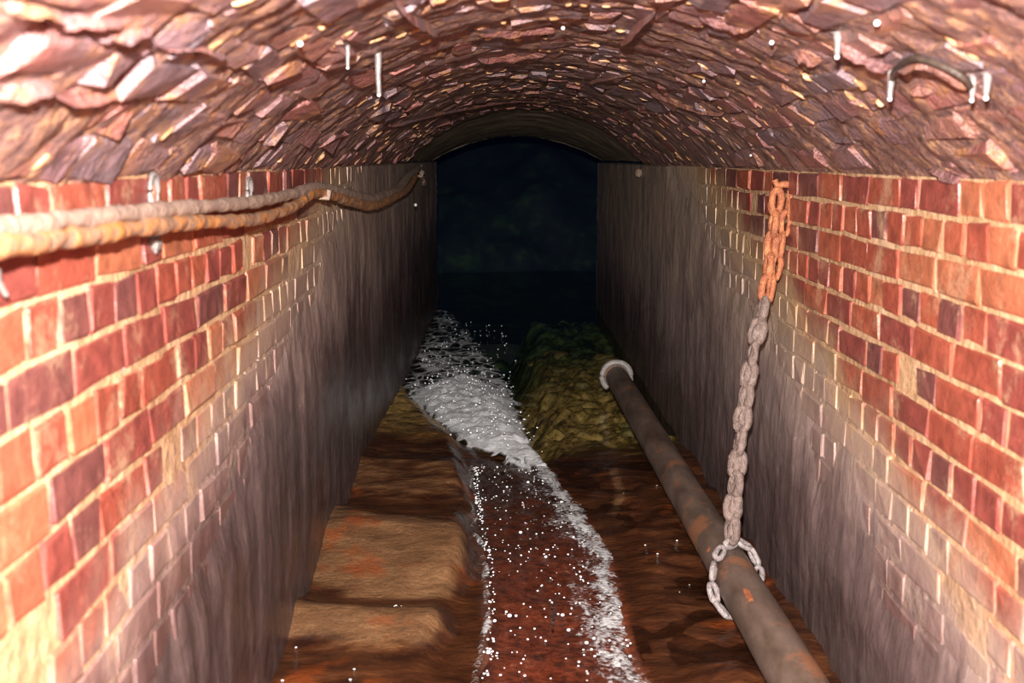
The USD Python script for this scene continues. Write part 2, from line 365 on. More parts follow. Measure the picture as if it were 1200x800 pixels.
    if side < 0:
        for wy, wz in WEEPS:
            th = np.linspace(-0.35 * np.pi, 1.2 * np.pi, 18)
            ring = np.stack([np.full(18, XL + 0.003), wy + 0.002 + 0.022 * np.cos(th), wz + 0.031 * np.sin(th)], 1)
            obj('lime_rim', tube(ring, 0.005 + 0.002 * np.sin(th * 2), 8, 0.002, 4), M['lime'], w, True, label='pale lime rim around a weep slot')
    return w

wall_left = build_wall('wall_left', -1, 1.272)
wall_right = build_wall('wall_right', 1, 1.262)

# ------------------------------------------------------------------ the setting: brick vault
XC, CH = (XL + XR) / 2, (XR - XL) / 2
RISE = 0.33
R = CH * CH / (2 * RISE) + RISE / 2
ZC = 1.60 - R
PHI = math.asin(CH / R)
YV = 7.4

ceiling = tag(UsdGeom.Xform.Define(stage, '/World/ceiling').GetPrim(), 'low segmental brick vault with rough uneven bricks and lime drips', 'ceiling', kind='structure')
ph, ys = np.linspace(-PHI - 0.03, PHI + 0.03, 150), np.arange(Y0, YV + 0.001, 0.016)
A, Yg = np.meshgrid(ph, ys, indexing='ij')
S = np.stack([A * R, Yg, np.zeros_like(A)], -1)
hang = 0.0105 + (fbm(S * 8, 4, 21) - 0.5) * 0.024 + (fbm(S * np.array([13, 30, 1]), 3, 22) - 0.5) * 0.018
def arc(a, y, rad): return np.stack([XC + rad * np.sin(a), y + 0 * a, ZC + rad * np.cos(a)], -1)
obj('mortar', slab(arc(A, Yg, R + 0.012 - hang)[:, ::-1], arc(A, Yg, R + 0.25)[:, ::-1]), M['vault_mortar'], ceiling, smooth=45)

PROUD = [(0.605, 2.053), (0.648, 2.048), (0.648, 1.845), (-0.162, 2.172), (-0.144, 2.511), (0.302, 2.767), (-0.410, 1.083), (-0.401, 1.213), (-0.403, 1.315), (0.053, 3.444), (0.296, 4.146), (0.396, 2.356), (-0.403, 1.576), (-0.490, 1.258), (-0.481, 1.442), (0.438, 5.569), (0.054, 6.389), (0.416, 2.125)]
proud = [(math.asin((x - XC) / R), y) for x, y in PROUD]
r = np.random.default_rng(5); keep, rest, ends = [], [], []
NC = 21; dphi = 2 * PHI / NC
for k in range(NC):
    a0 = -PHI + (k + 0.5) * dphi; y = Y0 + r.random() * 0.2 - 0.1
    while y < YV - 0.03:
        L = 0.212 if r.random() < 0.72 else 0.105
        yc = y + L / 2; y += L + 0.012
        if yc + L / 2 > YV + 0.02: L = YV + 0.01 - (yc - L / 2); yc = YV + 0.01 - L / 2
        if L < 0.04: continue
        if yc - L / 2 > 0.8: ends.append((a0, yc - L / 2 - 0.004))
        bv, bf = brick_geo(L * r.uniform(0.9, 1.03), (dphi * R - 0.009) * r.uniform(0.9, 1.06), 0.09, r, c=0.010, warp=0.005, skew=0.014)
        off = r.normal(0.0, 0.0035) + (0.007 if r.random() < 0.06 else 0)
        near = min(((a0 - pa) * R) ** 2 + (yc - py) ** 2 for pa, py in proud)
        if near < 0.055 ** 2: off += 0.006
        tl, tu = r.normal(0, 0.020), r.normal(0, 0.03)
        W = bv[:, 2] + off + tl * bv[:, 0] + tu * bv[:, 1]
        skew = r.normal(0, 0.02)
        rad = R - W; aa = a0 + (bv[:, 1] + skew * bv[:, 0]) / R
        pts = np.stack([XC + rad * np.sin(aa), yc + bv[:, 0], ZC + rad * np.cos(aa)], 1)
        px, py_, pz = project(pts.mean(0))
        seen = pz > 0.3 and -80 < px < 1280 and py_ > -60
        rel = max(abs(EYE[2] - 0 - pts[:, 2].mean()), 0.05)
        (keep if seen else rest).append((L * rel / max(pz, 0.1) ** 3, pts, bf, int(r.integers(0, 5))))
keep.sort(key=lambda q: -q[0]); rest += keep[300:]
for _, pts, bf, mi in keep[:300]: obj('brick', (pts, bf), M['vault'][mi], ceiling)
for mi in (0, 1):
    obj('brickwork', join([(q[1], q[2]) for i, q in enumerate(rest) if i % 2 == mi]), M['vault'][mi], ceiling, kind='stuff')
# squeezed-out mortar nibs hanging in the joints
nibs = []
for i, (a, y) in enumerate(ends):
    if r.random() < 0.7: continue
    for q in range(int(r.integers(1, 3))):
        a2 = a + r.normal(0, 0.02)
        e = r.uniform(0.005, 0.020)
        bv, bf = blob((0, 0, 0), (e, r.uniform(0.003, 0.007), r.uniform(0.003, 0.007)), 1, 0.5, i + 7 * q)
        sk = r.normal(0, 0.35)
        rad = R - 0.001 - bv[:, 2]; aa = a2 + bv[:, 0] / R
        nibs.append((np.stack([XC + rad * np.sin(aa), y + bv[:, 1] + sk * bv[:, 0], ZC + rad * np.cos(aa)], 1), bf))
obj('mortar_nibs', join(nibs), M['vault_nib'], ceiling, True, kind='stuff', label='ochre mortar squeezed out of the vault joints')
# thin lips of squeezed mortar standing along the worst joints
LIPS = [[(0.569, 2.053), (0.59, 2.052), (0.611, 2.047), (0.652, 2.051)], [(0.671, 2.073), (0.646, 1.956), (0.644, 1.873), (0.665, 1.836), (0.69, 1.834), (0.711, 1.841)], [(0.296, 3.037), (0.294, 2.692), (0.301, 2.407)], [(-0.173, 1.991), (-0.157, 2.2), (-0.136, 2.585)], [(-0.418, 1.045), (-0.408, 1.069), (-0.405, 1.133)], [(-0.419, 1.158), (-0.4, 1.197), (-0.392, 1.265)], [(-0.419, 1.266), (-0.4, 1.319), (-0.388, 1.367)], [(-0.502, 1.222), (-0.491, 1.256), (-0.48, 1.3)], [(-0.49, 1.33), (-0.488, 1.431), (-0.472, 1.517)], [(0.378, 2.344), (0.426, 2.334), (0.46, 2.227)], [(0.326, 4.562), (0.362, 4.07), (0.409, 3.8)], [(-0.407, 1.473), (-0.39, 1.55), (-0.388, 1.714)], [(-0.428, 4.583), (-0.295, 5.397), (-0.1, 6.205), (0.239, 6.534)], [(0.695, 2.056), (0.712, 2.018)], [(-0.067, 3.455), (0.03, 3.589), (0.129, 3.54)], [(-0.055, 2.822), (0.024, 2.869), (0.127, 2.93)], [(0.558, 2.338), (0.6, 2.306)], [(-0.305, 2.114), (-0.282, 2.345)], [(0.85, 2.387), (0.871, 2.262)], [(0.508, 4.212), (0.605, 4.06), (0.674, 3.657)]]
for q, pts_ in enumerate(LIPS):
    c = spline([(x, y, 0.0) for x, y in pts_], 8 * len(pts_))
    a = np.arcsin((c[:, 0] - XC) / R); n = len(c); t = np.linspace(0, 1, n)
    big = np.ptp(c[:, 0]) + np.ptp(c[:, 1]); h = (0.012 + 0.016 * fbm(np.stack([t * 5, 0 * t + q, 0 * t], 1), 3, 9)) * (0.3 + 0.7 * np.sin(np.pi * t) ** 0.5) * (1.25 if q < 4 else 0.85)
    prof = [(-0.040, -0.02), (-0.032, 0.1), (-0.012, 0.75), (-0.002, 1.0), (0.004, 0.95), (0.010, 0.2), (0.014, -0.4)]
    jag = (fbm(np.stack([t * 14, 0 * t, 0 * t + q], 1), 2, 3) - 0.5) * 0.012
    V = np.stack([np.stack([XC + (R - h * k) * np.sin(a), c[:, 1] + dy * (0.6 + 0.4 * np.sin(np.pi * t)) + jag, ZC + (R - h * k) * np.cos(a)], 1) for dy, k in prof], 1)
    B = V + np.stack([np.sin(a), 0 * a, np.cos(a)], 1)[:, None] * 0.05
    obj('mortar_lip', slab(V, B), M['vault'][(0, 3, 1)[q % 3]], ceiling, smooth=60)
# rendered lining of the last stretch, its crown coming down towards the mouth
def lining(rad_add, n=90):
    ys2 = np.linspace(7.37, Y1 + 0.02, 70)
    T, Y2 = np.meshgrid(np.linspace(-1, 1, n), ys2, indexing='ij')
    rise = 0.335 - 0.12 * sstep(7.45, Y1, Y2); ch = CH + 0.02
    Rr = ch * ch / (2 * rise) + rise / 2; ang = T * np.arcsin(ch / Rr)
    rr = Rr + rad_add
    zc = 1.265 + rise - Rr
    P = np.stack([XC + rr * np.sin(ang), Y2, zc + rr * np.cos(ang)], -1)
    if rad_add == 0: P[..., 2] += (fbm(P * np.array([5, 6, 5]), 4, 33) - 0.5) * 0.035 + 0.012
    return P
obj('lining', slab(lining(0)[:, ::-1], lining(0.22)[:, ::-1]), M['lining'], ceiling, True, label='smooth tan rendered lining of the far vault')

# ------------------------------------------------------------------ the setting: bed
BANK = np.array([(1.0, -0.19), (2.788, -0.187), (3.234, -0.178), (3.749, -0.121), (4.225, -0.126), (5.281, -0.226), (6.244, -0.492), (7.0, -0.62)])
STL = np.array([(0.3, -0.06), (2.787, -0.056), (3.109, -0.048), (3.510, -0.049), (4.021, -0.085), (4.569, -0.119), (5.200, -0.135)])
STR = np.array([(0.3, 0.40), (2.783, 0.354), (3.047, 0.342), (3.362, 0.343), (3.745, 0.344), (4.067, 0.306), (4.445, 0.251), (4.897, 0.185)])
JX, JY = np.array([-0.6, -0.505, -0.347, -0.177, 0.0, 0.19, 0.4, 0.9]), np.array([6.95, 6.45, 5.95, 5.38, 5.17, 4.95, 5.0, 5.2])
POOL = -0.03
def bed_height(x, y):
    P = np.stack([x, y, np.zeros_like(x)], -1)
    d = y - np.interp(x, JX, JY)
    h = -(0.52 - 0.36 * sstep(0.02, 0.34, x + (fbm(P * 2, 3, 49) - 0.5) * 0.3)) * sstep(-0.15, 1.5, d) + (fbm(P * 6, 4, 41) - 0.5) * 0.03 + (fbm(P * 11, 4, 48) - 0.5) * 0.12 * sstep(0.1, 0.9, d)
    xb = np.interp(y, BANK[:, 0], BANK[:, 1])
    on = sstep(0.05, -0.03, x - xb + (fbm(P * 7, 2, 44) - 0.5) * 0.05) * sstep(0.25, -0.25, d)
    yy = y + 0.35 * (x + 0.35) + 0.22 * (fbm(P * 2.4, 2, 45) - 0.5)
    rip = np.interp(yy, [0.3, 1.8, 2.2, 2.6, 2.92, 3.11, 3.18, 3.38, 3.45, 3.80, 3.90, 4.16, 4.30, 4.66, 4.8, 5.5, 6.3], [0, 0, 0.04, 0.0, 0.005, 0.06, 0.06, 0.012, 0.015, 0.105, 0.10, 0.03, 0.03, 0.08, 0.07, 0.04, 0.0])
    h = h + on * (0.015 + rip)
    mid = sstep(-0.02, 0.06, x - np.interp(y, STL[:, 0], STL[:, 1])) * sstep(0.04, -0.04, x - np.interp(y, STR[:, 0], STR[:, 1]))
    h = h - 0.02 * mid * sstep(0.1, -0.1, d)
    rt = sstep(0.38, 0.50, x) * sstep(0.2, -0.5, d)
    h = h + rt * (fbm(P * np.array([5, 7, 1]), 3, 46) - 0.42) * 0.07
    sand = on * np.interp(yy, [0.3, 2.8, 2.95, 3.02, 3.14, 3.24, 3.38, 3.48, 3.84, 3.96, 4.20, 4.36, 4.9, 6.0], [0.05, 0.05, 0.4, 0.95, 0.8, 0.15, 0.15, 0.95, 0.85, 0.2, 0.12, 0.5, 0.35, 0.1])
    vein = np.exp(-((x - (0.42 + 0.17 * (y - 4.45) + 0.03 * np.sin(y * 6))) / 0.03) ** 2) * sstep(4.1, 4.4, y) * sstep(5.2, 4.9, y) * 0.7
    return h, np.clip(np.maximum(sand, vein), 0, 1), mid * sstep(0.1, -0.1, d) * sstep(5.2, 3.4, y)
xs, ys = np.linspace(XL - 0.02, XR + 0.02, 130), np.arange(Y0, Y1 + 0.001, 0.018)
Xg, Yg = np.meshgrid(xs, ys, indexing='ij'); H, sand, chan = bed_height(Xg, Yg)
fv, ff = slab(np.stack([Xg, Yg, H], -1), np.stack([Xg, Yg, np.full_like(H, -0.62)], -1))
floor = usdkit.mesh(stage, '/World/floor', (fv, ff), M['bed'], smooth=True)
def vertex_value(m, name, v): UsdGeom.PrimvarsAPI(m).CreatePrimvar(name, Sdf.ValueTypeNames.FloatArray, 'vertex').Set(Vt.FloatArray.FromNumpy(np.asarray(v).astype(np.float32)))
vertex_value(floor, 'sand', np.r_[sand.ravel(), np.zeros(sand.size)]); vertex_value(floor, 'channel', np.r_[chan.ravel(), np.zeros(sand.size)])
tag(floor.GetPrim(), 'wet red-brown tunnel bed with ochre sand ripples on the left', 'floor', kind='structure')

# river bed and far bank beyond the mouth
xs, ys = np.linspace(-8, 8, 150), np.linspace(Y1, 21, 110)
Xg, Yg = np.meshgrid(xs, ys, indexing='ij'); P = np.stack([Xg, Yg, 0 * Xg], -1)
H = -0.36 + (fbm(P * 2.2, 4, 61) - 0.5) * 0.22 + 3.6 * sstep(12.5, 20.0, Yg + (fbm(P * 0.8, 3, 62) - 0.5) * 1.6)
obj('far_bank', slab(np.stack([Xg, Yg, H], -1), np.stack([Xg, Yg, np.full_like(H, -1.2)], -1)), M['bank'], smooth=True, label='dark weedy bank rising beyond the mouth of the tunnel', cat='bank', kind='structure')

# ------------------------------------------------------------------ water
px_, py_ = [], []
xs, ys = np.linspace(-1, 1, 60), np.linspace(2.9, Y1, 140)
def pool_grid():
    T, Yp = np.meshgrid(np.linspace(0, 1, 70), np.linspace(0, 1, 150), indexing='ij')
    X = XL - 0.01 + T * (XR - XL + 0.02)
    yj = np.interp(X, JX, JY) - 0.06
    Y = yj + (17.0 - yj) * Yp ** 1.6
    X = XC + (X - XC) * (1 + 6 * sstep(Y1 + 0.15, Y1 + 1.2, Y))
    P = np.stack([X, Y, 0 * X], -1)
    Z = POOL + (fbm(P * 7, 3, 71) - 0.5) * 0.016
    return np.stack([X, Y, Z], -1)
pg = pool_grid()
obj('pool_water', (pg.reshape(-1, 3), gridfaces(*pg.shape[:2])), M['pool'], smooth=True, label='dark still pool water filling the far end of the tunnel', cat='water')

stream = thing('water_stream', 'shallow stream of clear water running down the middle into the foam', 'water')
T, Yw = np.meshgrid(np.linspace(0, 1, 46), np.linspace(0.6, 5.20, 300), indexing='ij')
xl, xr = np.interp(Yw, STL[:, 0], STL[:, 1]), np.interp(Yw, STR[:, 0], STR[:, 1])
wob = (fbm(np.stack([0 * Yw, Yw * 4, T.round() * 5], -1), 3, 73) - 0.5) * 0.05
Xw = xl + (xr - xl) * T + wob
P = np.stack([Xw, Yw, 0 * Xw], -1)
crown = np.sin(np.pi * T) ** 0.5
Zw = -0.012 + 0.030 * crown + (fbm(P * np.array([26, 13, 1]), 3, 74) - 0.5) * 0.018 * crown - 0.05 * sstep(4.75, 5.20, Yw)
front = np.stack([Xw, Yw, Zw], -1)
obj('water_surface', (front.reshape(-1, 3), gridfaces(*front.shape[:2])), M['stream'], stream, smooth=True)

def foam_sheet(outline, cell, height, thresh, lace, seed, base, core=None):
    from shapely.geometry import Polygon
    from shapely import contains_xy, distance, points
    poly = Polygon(outline); x0, y0, x1, y1 = poly.bounds
    xs, ys = np.arange(x0 - 0.05, x1 + 0.05, cell), np.arange(y0 - 0.05, y1 + 0.05, cell)
    Xg, Yg = np.meshgrid(xs, ys, indexing='ij'); P = np.stack([Xg, Yg, 0 * Xg], -1)
    pts = points(Xg.ravel(), Yg.ravel())
    ins = contains_xy(poly, Xg.ravel(), Yg.ravel())
    dist = np.where(ins, 1, -1) * distance(pts, poly.exterior); dist = dist.reshape(Xg.shape)
    c = np.zeros_like(Xg)
    if core is not None:
        cp = Polygon(core); ic = contains_xy(cp, Xg.ravel(), Yg.ravel())
        c = sstep(-0.12, 0.07, (np.where(ic, 1, -1) * distance(pts, cp.exterior)).reshape(Xg.shape))
    n = fbm(P * lace * np.array([1, 0.6, 1]), 4, seed)
    edge = sstep(-0.045, 0.045, dist)
    far = sstep(6.6, 9.8, Yg)
    cover = edge * np.clip(0.46 - 0.10 * far + (n - 0.5) * 0.7 + 0.75 * c, 0, 1)
    on = cover > 0.5
    Z = base + height * c * (0.35 + 0.9 * fbm(P * 7, 3, seed + 5)) + (fbm(P * np.array([22, 15, 1]), 3, seed + 6) - 0.5) * 0.034 * (0.30 + c) + 0.006
    Z = base + (Z - base) * sstep(0.05, 0.55, cover)
    v = np.stack([Xg, Yg, np.maximum(Z, base - 0.004)], -1)
    f = gridfaces(*Xg.shape); s = (cover > 0.03).ravel()
    f = f[s[f].sum(1) >= 3]
    u, inv = np.unique(f, return_inverse=True)
    return v.reshape(-1, 3)[u], inv.reshape(f.shape), (Xg[on], Yg[on], Z[on], c[on]), cover.ravel()[u]

foam = thing('foam', 'white churned foam where the stream plunges into the dark pool', 'foam')
OUT = [(-0.565, 10.400), (-0.489, 10.400), (-0.284, 9.118), (-0.074, 7.729), (0.057, 6.700), (0.105, 6.115), (0.139, 5.199), (0.187, 4.945), (0.096, 4.904), (-0.013, 5.200), (-0.090, 5.248), (-0.171, 5.363), (-0.338, 5.911), (-0.494, 6.388), (-0.57, 6.85), (-0.57, 10.2)]
CORE = [(-0.430, 6.704), (-0.223, 7.108), (-0.039, 6.454), (0.048, 5.714), (0.128, 5.199), (0.187, 4.931), (0.006, 5.280), (-0.092, 5.362), (-0.202, 5.716), (-0.338, 6.076)]
fvv, fff, spots, cov_ = foam_sheet(OUT, 0.0090, 0.045, 0.62, 11, 81, POOL + 0.012, CORE)
vertex_value(UsdGeom.Mesh(obj('froth', (fvv, fff), M['foam'], foam, smooth=True)), 'cover', cov_)
r = np.random.default_rng(83); drops = []
for i in range(300):
    j = int(r.integers(0, len(spots[0])))
    up = abs(r.normal(0, 0.05)) * (0.25 + spots[3][j])
    s = r.uniform(0.002, 0.0055)
    drops.append(blob((spots[0][j] + r.normal(0, 0.03), spots[1][j] + r.normal(0, 0.05), spots[2][j] + up + 0.004), s, 1, 0.2, i))
for i in range(60):
    x = r.uniform(-0.45, 0.1); y = r.uniform(6.5, 9.4) - x * 0.9
    drops.append(blob((x, y, POOL + r.uniform(0.005, 0.03)), r.uniform(0.003, 0.006), 1, 0.1, i))
obj('spray', join(drops), M['bubble'], foam, smooth=True, kind='stuff', label='white spray droplets thrown off the foam')

# white edges and bubbles of the stream
def edge_strip(S, w0, w1, side, seed):
    ye = np.linspace(1.5, 5.10, 520); xe = np.interp(ye, S[:, 0], S[:, 1]) + (fbm(np.stack([0 * ye, ye * 4, 0 * ye + (5 if side > 0 else 0)], -1), 3, 73) - 0.5) * 0.05
    w = (w0 + w1 * fbm(np.stack([ye * 7, 0 * ye, 0 * ye + seed], -1), 3, seed))
    ts = np.linspace(0, 1, 16)
    X = xe[:, None] - side * (w[:, None] * ts[None] - 0.012); Y = np.repeat(ye[:, None], 16, 1)
    P = np.stack([X, Y, 0 * X], -1)
    n = fbm(P * np.array([24, 9, 1]), 4, seed + 1)
    kk = n + 0.20 * (1 - ts[None]) - (0.52 if side > 0 else 0.60)
    Z = -0.006 + 0.026 * np.sin(np.pi * np.clip(ts[None] * 0.5 + 0.25, 0, 1)) + (n - 0.4) * 0.02 - 0.05 * sstep(4.75, 5.20, Y)
    f = gridfaces(520, 16)
    fade = np.sin(np.pi * np.clip(ts * 0.92 + 0.06, 0, 1))[None] ** 0.6
    cover = np.clip((0.66 if side > 0 else 0.50) * fade + (n - 0.5) * 0.8 - 0.25 * ts[None], 0, 1)
    return (np.stack([X, Y, Z + 0.004], -1).reshape(-1, 3), f), cover.ravel()
geo_, cov_ = edge_strip(STR, 0.06, 0.08, 1, 91); vertex_value(UsdGeom.Mesh(obj('foam_edge', geo_, M['froth'], stream, smooth=True, label='white foam line along the right edge of the stream')), 'cover', cov_)
geo_, cov_ = edge_strip(STR, 0.15, 0.10, 1, 97); vertex_value(UsdGeom.Mesh(obj('foam_film', (geo_[0] + [0, 0, 0.002], geo_[1]), M['froth'], stream, smooth=True, label='thin grey film of froth beside the white foam line')), 'cover', cov_ * 0.62)
geo_, cov_ = edge_strip(STL, 0.014, 0.03, -1, 95); vertex_value(UsdGeom.Mesh(obj('foam_edge', geo_, M['froth'], stream, smooth=True, label='thin white foam line along the left edge of the stream')), 'cover', cov_)
bub = []
for i in range(620):
    y = 2.2 + 2.9 * r.random(); t = r.random() ** 0.8
    if r.random() < 0.25: t = 0.02 + 0.05 * r.random()
    x0, x1 = np.interp(y, STL[:, 0], STL[:, 1]), np.interp(y, STR[:, 0], STR[:, 1])
    z = 0.016 - 0.05 * sstep(4.75, 5.20, y)
    s = r.uniform(0.0014, 0.0040) * (1.7 if r.random() < 0.08 else 1)
    bub.append(blob((x0 + (x1 - x0) * t, y, z + 0.002), (s, s, s * 0.8), 1, 0.1, i))
obj('bubbles', join(bub), M['bubble'], stream, smooth=True, kind='stuff', label='bright bubbles riding on the stream')

# wet glints: drops and froth flecks on the bed at each side
fl_ = []
for i in range(18):
    if i % 2: x, y = r.uniform(0.40, 0.62), r.uniform(2.6, 4.6)
    else: x, y = r.uniform(-0.56, -0.20), r.uniform(2.6, 3.3)
    z = float(bed_height(np.array([x]), np.array([y]))[0][0]); s = r.uniform(0.0012, 0.0034)
    fl_.append(blob((x, y, z + s * 0.4), (s * 1.4, s * 1.2, s * 0.7), 1, 0.2, i))
obj('froth_flecks', join(fl_), M['bubble'], smooth=True, label='tiny white froth flecks scattered over the wet bed beside the stream', cat='froth', kind='stuff')

# shallow water lying between the stream and the pipe
T, Yf = np.meshgrid(np.linspace(0, 1, 50), np.linspace(1.2, 5.05, 220), indexing='ij')
x0 = np.interp(Yf, STR[:, 0], STR[:, 1]) + 0.02
Xf = x0 + (0.80 - x0) * T; P = np.stack([Xf, Yf, 0 * Xf], -1)
Zf = -0.001 + (fbm(P * np.array([14, 9, 1]), 3, 77) - 0.5) * 0.014
obj('water_film', (np.stack([Xf, Yf, Zf], -1).reshape(-1, 3), gridfaces(50, 220)), M['stream'], smooth=True, label='thin sheet of water glinting on the bed between stream and pipe', cat='water')

# stones on the bed of the pool
for i in range(16):
    y = r.uniform(5.7, 9.0); x = r.uniform(0.20, 0.78)
    z = float(bed_height(np.array([x]), np.array([y]))[0][0]); s = r.uniform(0.025, 0.065)
    c = np.array((x, y, z + s * 0.2))
    obj('stone', blob(c, (s * r.uniform(0.9, 1.5), s, s * 0.6), 2, 0.35, 200 + i), M['stone'], smooth=True, label='yellowish stone lying under water on the bed of the pool', cat='stone', group='stones under the pool water')

# ------------------------------------------------------------------ the pipe slung along the right wall
PA, PB = np.array([0.703, 0.9, 0.10]), np.array([0.636, 6.55, 0.10])
pdir = (PB - PA) / np.linalg.norm(PB - PA)
pipe = thing('pipe', 'long rusty brown iron pipe slung along the foot of the right wall', 'pipe')
pv, pf = tube(PA + (PB - PA) * np.linspace(0, 1, 120)[:, None], 0.0625, 36, 0.0012, 3, freq=14)
obj('barrel', (pv, pf), M['pipe'], pipe, smooth=50)
def on_pipe(y, a, rad=0.0625):
    c = PA + pdir * ((y - PA[1]) / pdir[1]); s = np.cross(pdir, [0, 0, 1]); s /= np.linalg.norm(s); u = np.cross(s, pdir)
    return c + rad * (s * math.sin(a) + u * math.cos(a))
for y, a, sx, sy in [(3.02, -0.45, 0.009, 0.055), (3.46, -1.0, 0.008, 0.014)]:
    c = on_pipe(y, a, 0.0622); n = (c - on_pipe(y, a, 0.0)); n /= np.linalg.norm(n)
    s = np.cross(pdir, n)
    bv, bf = blob((0, 0, 0), (sx, sy, 0.0022), 2, 0.35, int(y * 100))
    obj('rust_patch', (c + bv[:, :1] * s + bv[:, 1:2] * pdir + bv[:, 2:] * n, bf), M['rust_orange'], pipe, True, label='bright orange rust blister')
# pale ring holding the far end
th = np.linspace(-2.5, 2.5, 40)
ring = np.array([on_pipe(6.53, a, 0.080) for a in th])
obj('hanger_ring', tube(ring, 0.0165, 12, 0.003, 9), M['collar'], pipe, True, label='pale ring around the far end of the pipe')
obj('end_cap', tube([PB - pdir * 0.05, PB + pdir * 0.012], 0.069, 28), M['pipe'], pipe, 40)

# ------------------------------------------------------------------ chain from the right wall to the pipe
def link_geo(length, width, wire, seed, crust):
    n = 18; t = np.linspace(0, 2 * np.pi, n, endpoint=False); a, b = length / 2 - wire, width / 2 - wire
    x = np.sign(np.cos(t)) * abs(np.cos(t)) ** 0.8 * a; y = np.sign(np.sin(t)) * abs(np.sin(t)) ** 0.8 * b
    parts = [tube(np.stack([x, y, 0 * t], 1), wire, 8, wire * 0.45, seed, closed=True, freq=70)]
    if crust: parts.append(blob((0, 0, 0), (a * 0.98, b * 1.0, wire * 1.15), 2, 0.35, seed, 2.0))
    return join(parts)
def place(geo, c, d, roll):
    d = d / np.linalg.norm(d); h = np.array([1.0, 0, 0]) if abs(d[0]) < 0.8 else np.array([0, 1.0, 0])
    s = np.cross(d, h); s /= np.linalg.norm(s); u = np.cross(s, d)
    s2 = s * math.cos(roll) + u * math.sin(roll); u2 = np.cross(d, s2)
    v = geo[0]; return c + v[:, :1] * d + v[:, 1:2] * s2 + v[:, 2:] * u2, geo[1]
HOOK, LOW = np.array([0.828, 3.608, 1.205]), on_pipe(3.38, 0.0, 0.085)
chain = thing('chain', 'encrusted rusty chain hanging from the right wall and looped around the pipe', 'chain')
pts = spline([HOOK, HOOK * 0.72 + LOW * 0.28 + [0.004, 0, 0], HOOK * 0.45 + LOW * 0.55 + [-0.012, 0, 0], LOW], 300)
seg = np.r_[0, np.cumsum(np.linalg.norm(np.diff(pts, axis=0), axis=1))]
def along(s): return np.array([np.interp(s, seg, pts[:, k]) for k in range(3)])
s, i = 0.035, 0
while s < seg[-1] - 0.02:
    up = s < 0.30
    geo = link_geo(0.094, 0.060 if not up else 0.050, 0.0135 if not up else 0.012, 300 + i, not up)
    v, f = place(geo, along(s) + rng.normal(0, 0.002, 3), along(s + 0.02) - along(s - 0.02), (0.35 if i % 2 else 1.15) + rng.normal(0, 0.15) if not up else (0.2 if i % 2 else 1.5))
    obj('link', (v, f), M['rust_orange'] if up else M['chain_crust'], chain, True, label='bare orange rusted link' if up else None)
    if up:
        off = np.array([0.012, -0.004, 0.0]) + np.array([0.030, 0, 0.0]) * (1 - s / 0.34)
        v, f = place(link_geo(0.088, 0.042, 0.009, 400 + i, False), along(s) + off, along(s + 0.02) - along(s - 0.02), 1.3 if i % 2 else 0.1)
        obj('link', (v, f), M['rust_orange'], chain, True, label='bare orange rusted link')
    s += 0.066; i += 1
for j in range(11):
    a = -math.pi + (j + 0.5) * 2 * math.pi / 11
    def pt(a): return on_pipe(3.38 - 0.08 * (1 - math.cos(a)) + 0.07 * math.sin(a), a, 0.080)
    v, f = place(link_geo(0.068, 0.038, 0.0085, 500 + j, False), pt(a), pt(a + 0.1) - pt(a - 0.1), 0.3 if j % 2 else 1.3)
    obj('link', (v, f), M['chain_wet'], chain, True, label='wet grey link around the pipe')
peg = join([tube([(0.88, 3.61, 1.222), (0.845, 3.609, 1.222), (0.825, 3.608, 1.220), (0.818, 3.607, 1.236)], 0.011, 10, 0.003, 6)])
obj('hook', peg, M['rust_orange'], chain, True, label='rusted wall hook at the top of the chain')

# ------------------------------------------------------------------ cables along the left wall
CU = [(0.60, 1.240), (1.0, 1.232), (1.318, 1.225), (1.526, 1.222), (1.856, 1.218), (2.365, 1.209), (2.694, 1.204), (3.131, 1.206), (3.564, 1.213), (4.360, 1.169), (5.240, 1.127), (6.311, 1.137), (7.201, 1.199), (7.942, 1.228)]
CL = [(0.60, 1.216), (1.0, 1.211), (1.300, 1.206), (1.536, 1.199), (1.877, 1.195), (2.266, 1.182), (2.659, 1.167), (3.091, 1.172), (3.523, 1.199), (4.308, 1.146), (5.178, 1.100), (6.503, 1.113), (7.615, 1.188)]
for pts_, dx, rad, mat_, lab, bmp in ((CU, 0.040, 0.0135, 'cable_grey', 'upper of two sagging grey encrusted cables on the left wall', 0.005), (CL, 0.046, 0.0130, 'cable_rust', 'lower of two sagging cables on the left wall, patched with orange rust', 0.006)):
    c = spline([(XL + dx + 0.004 * math.sin(y * 3), y, z) for y, z in pts_], 420)
    rr = rad + 0.006 * (fbm(c * 9, 3, 7) - 0.5) + 0.007 * sstep(3.0, 5.2, c[:, 1])
    obj('cable', tube(c, rr, 12, bmp, int(dx * 1000), freq=38), M[mat_], smooth=True, label=lab, cat='cable')
for (y, z), lab in zip([(3.66, 1.192), (8.0, 1.19)], ['rusty iron peg holding the cables midway along the left wall', 'rusty iron peg holding the cables near the far end of the left wall']):
    obj('wall_peg', tube([(XL - 0.04, y, z + 0.002), (XL + 0.03, y, z - 0.008), (XL + 0.062, y, z - 0.012), (XL + 0.066, y, z + 0.012)], 0.009, 10, 0.002, 4), M['cable_grey'], smooth=True, label=lab, cat='peg')
tang = []
for j in range(5):
    a = np.linspace(0, 2 * np.pi * (0.7 + 0.1 * j), 26)
    tang.append(tube(np.stack([XL + 0.03 + 0.012 * np.cos(a * 1.7 + j), 8.25 + 0.08 * j + 0.14 * np.sin(a + j), 1.20 - 0.012 * j + 0.045 * np.cos(a + j * 1.3)], 1), 0.006 + 0.001 * j, 7, 0.003, j, freq=60))
obj('wire_tangle', join(tang), M['cable_grey'], smooth=True, label='tangle of loose wire at the far end of the cables on the left wall', cat='wire')
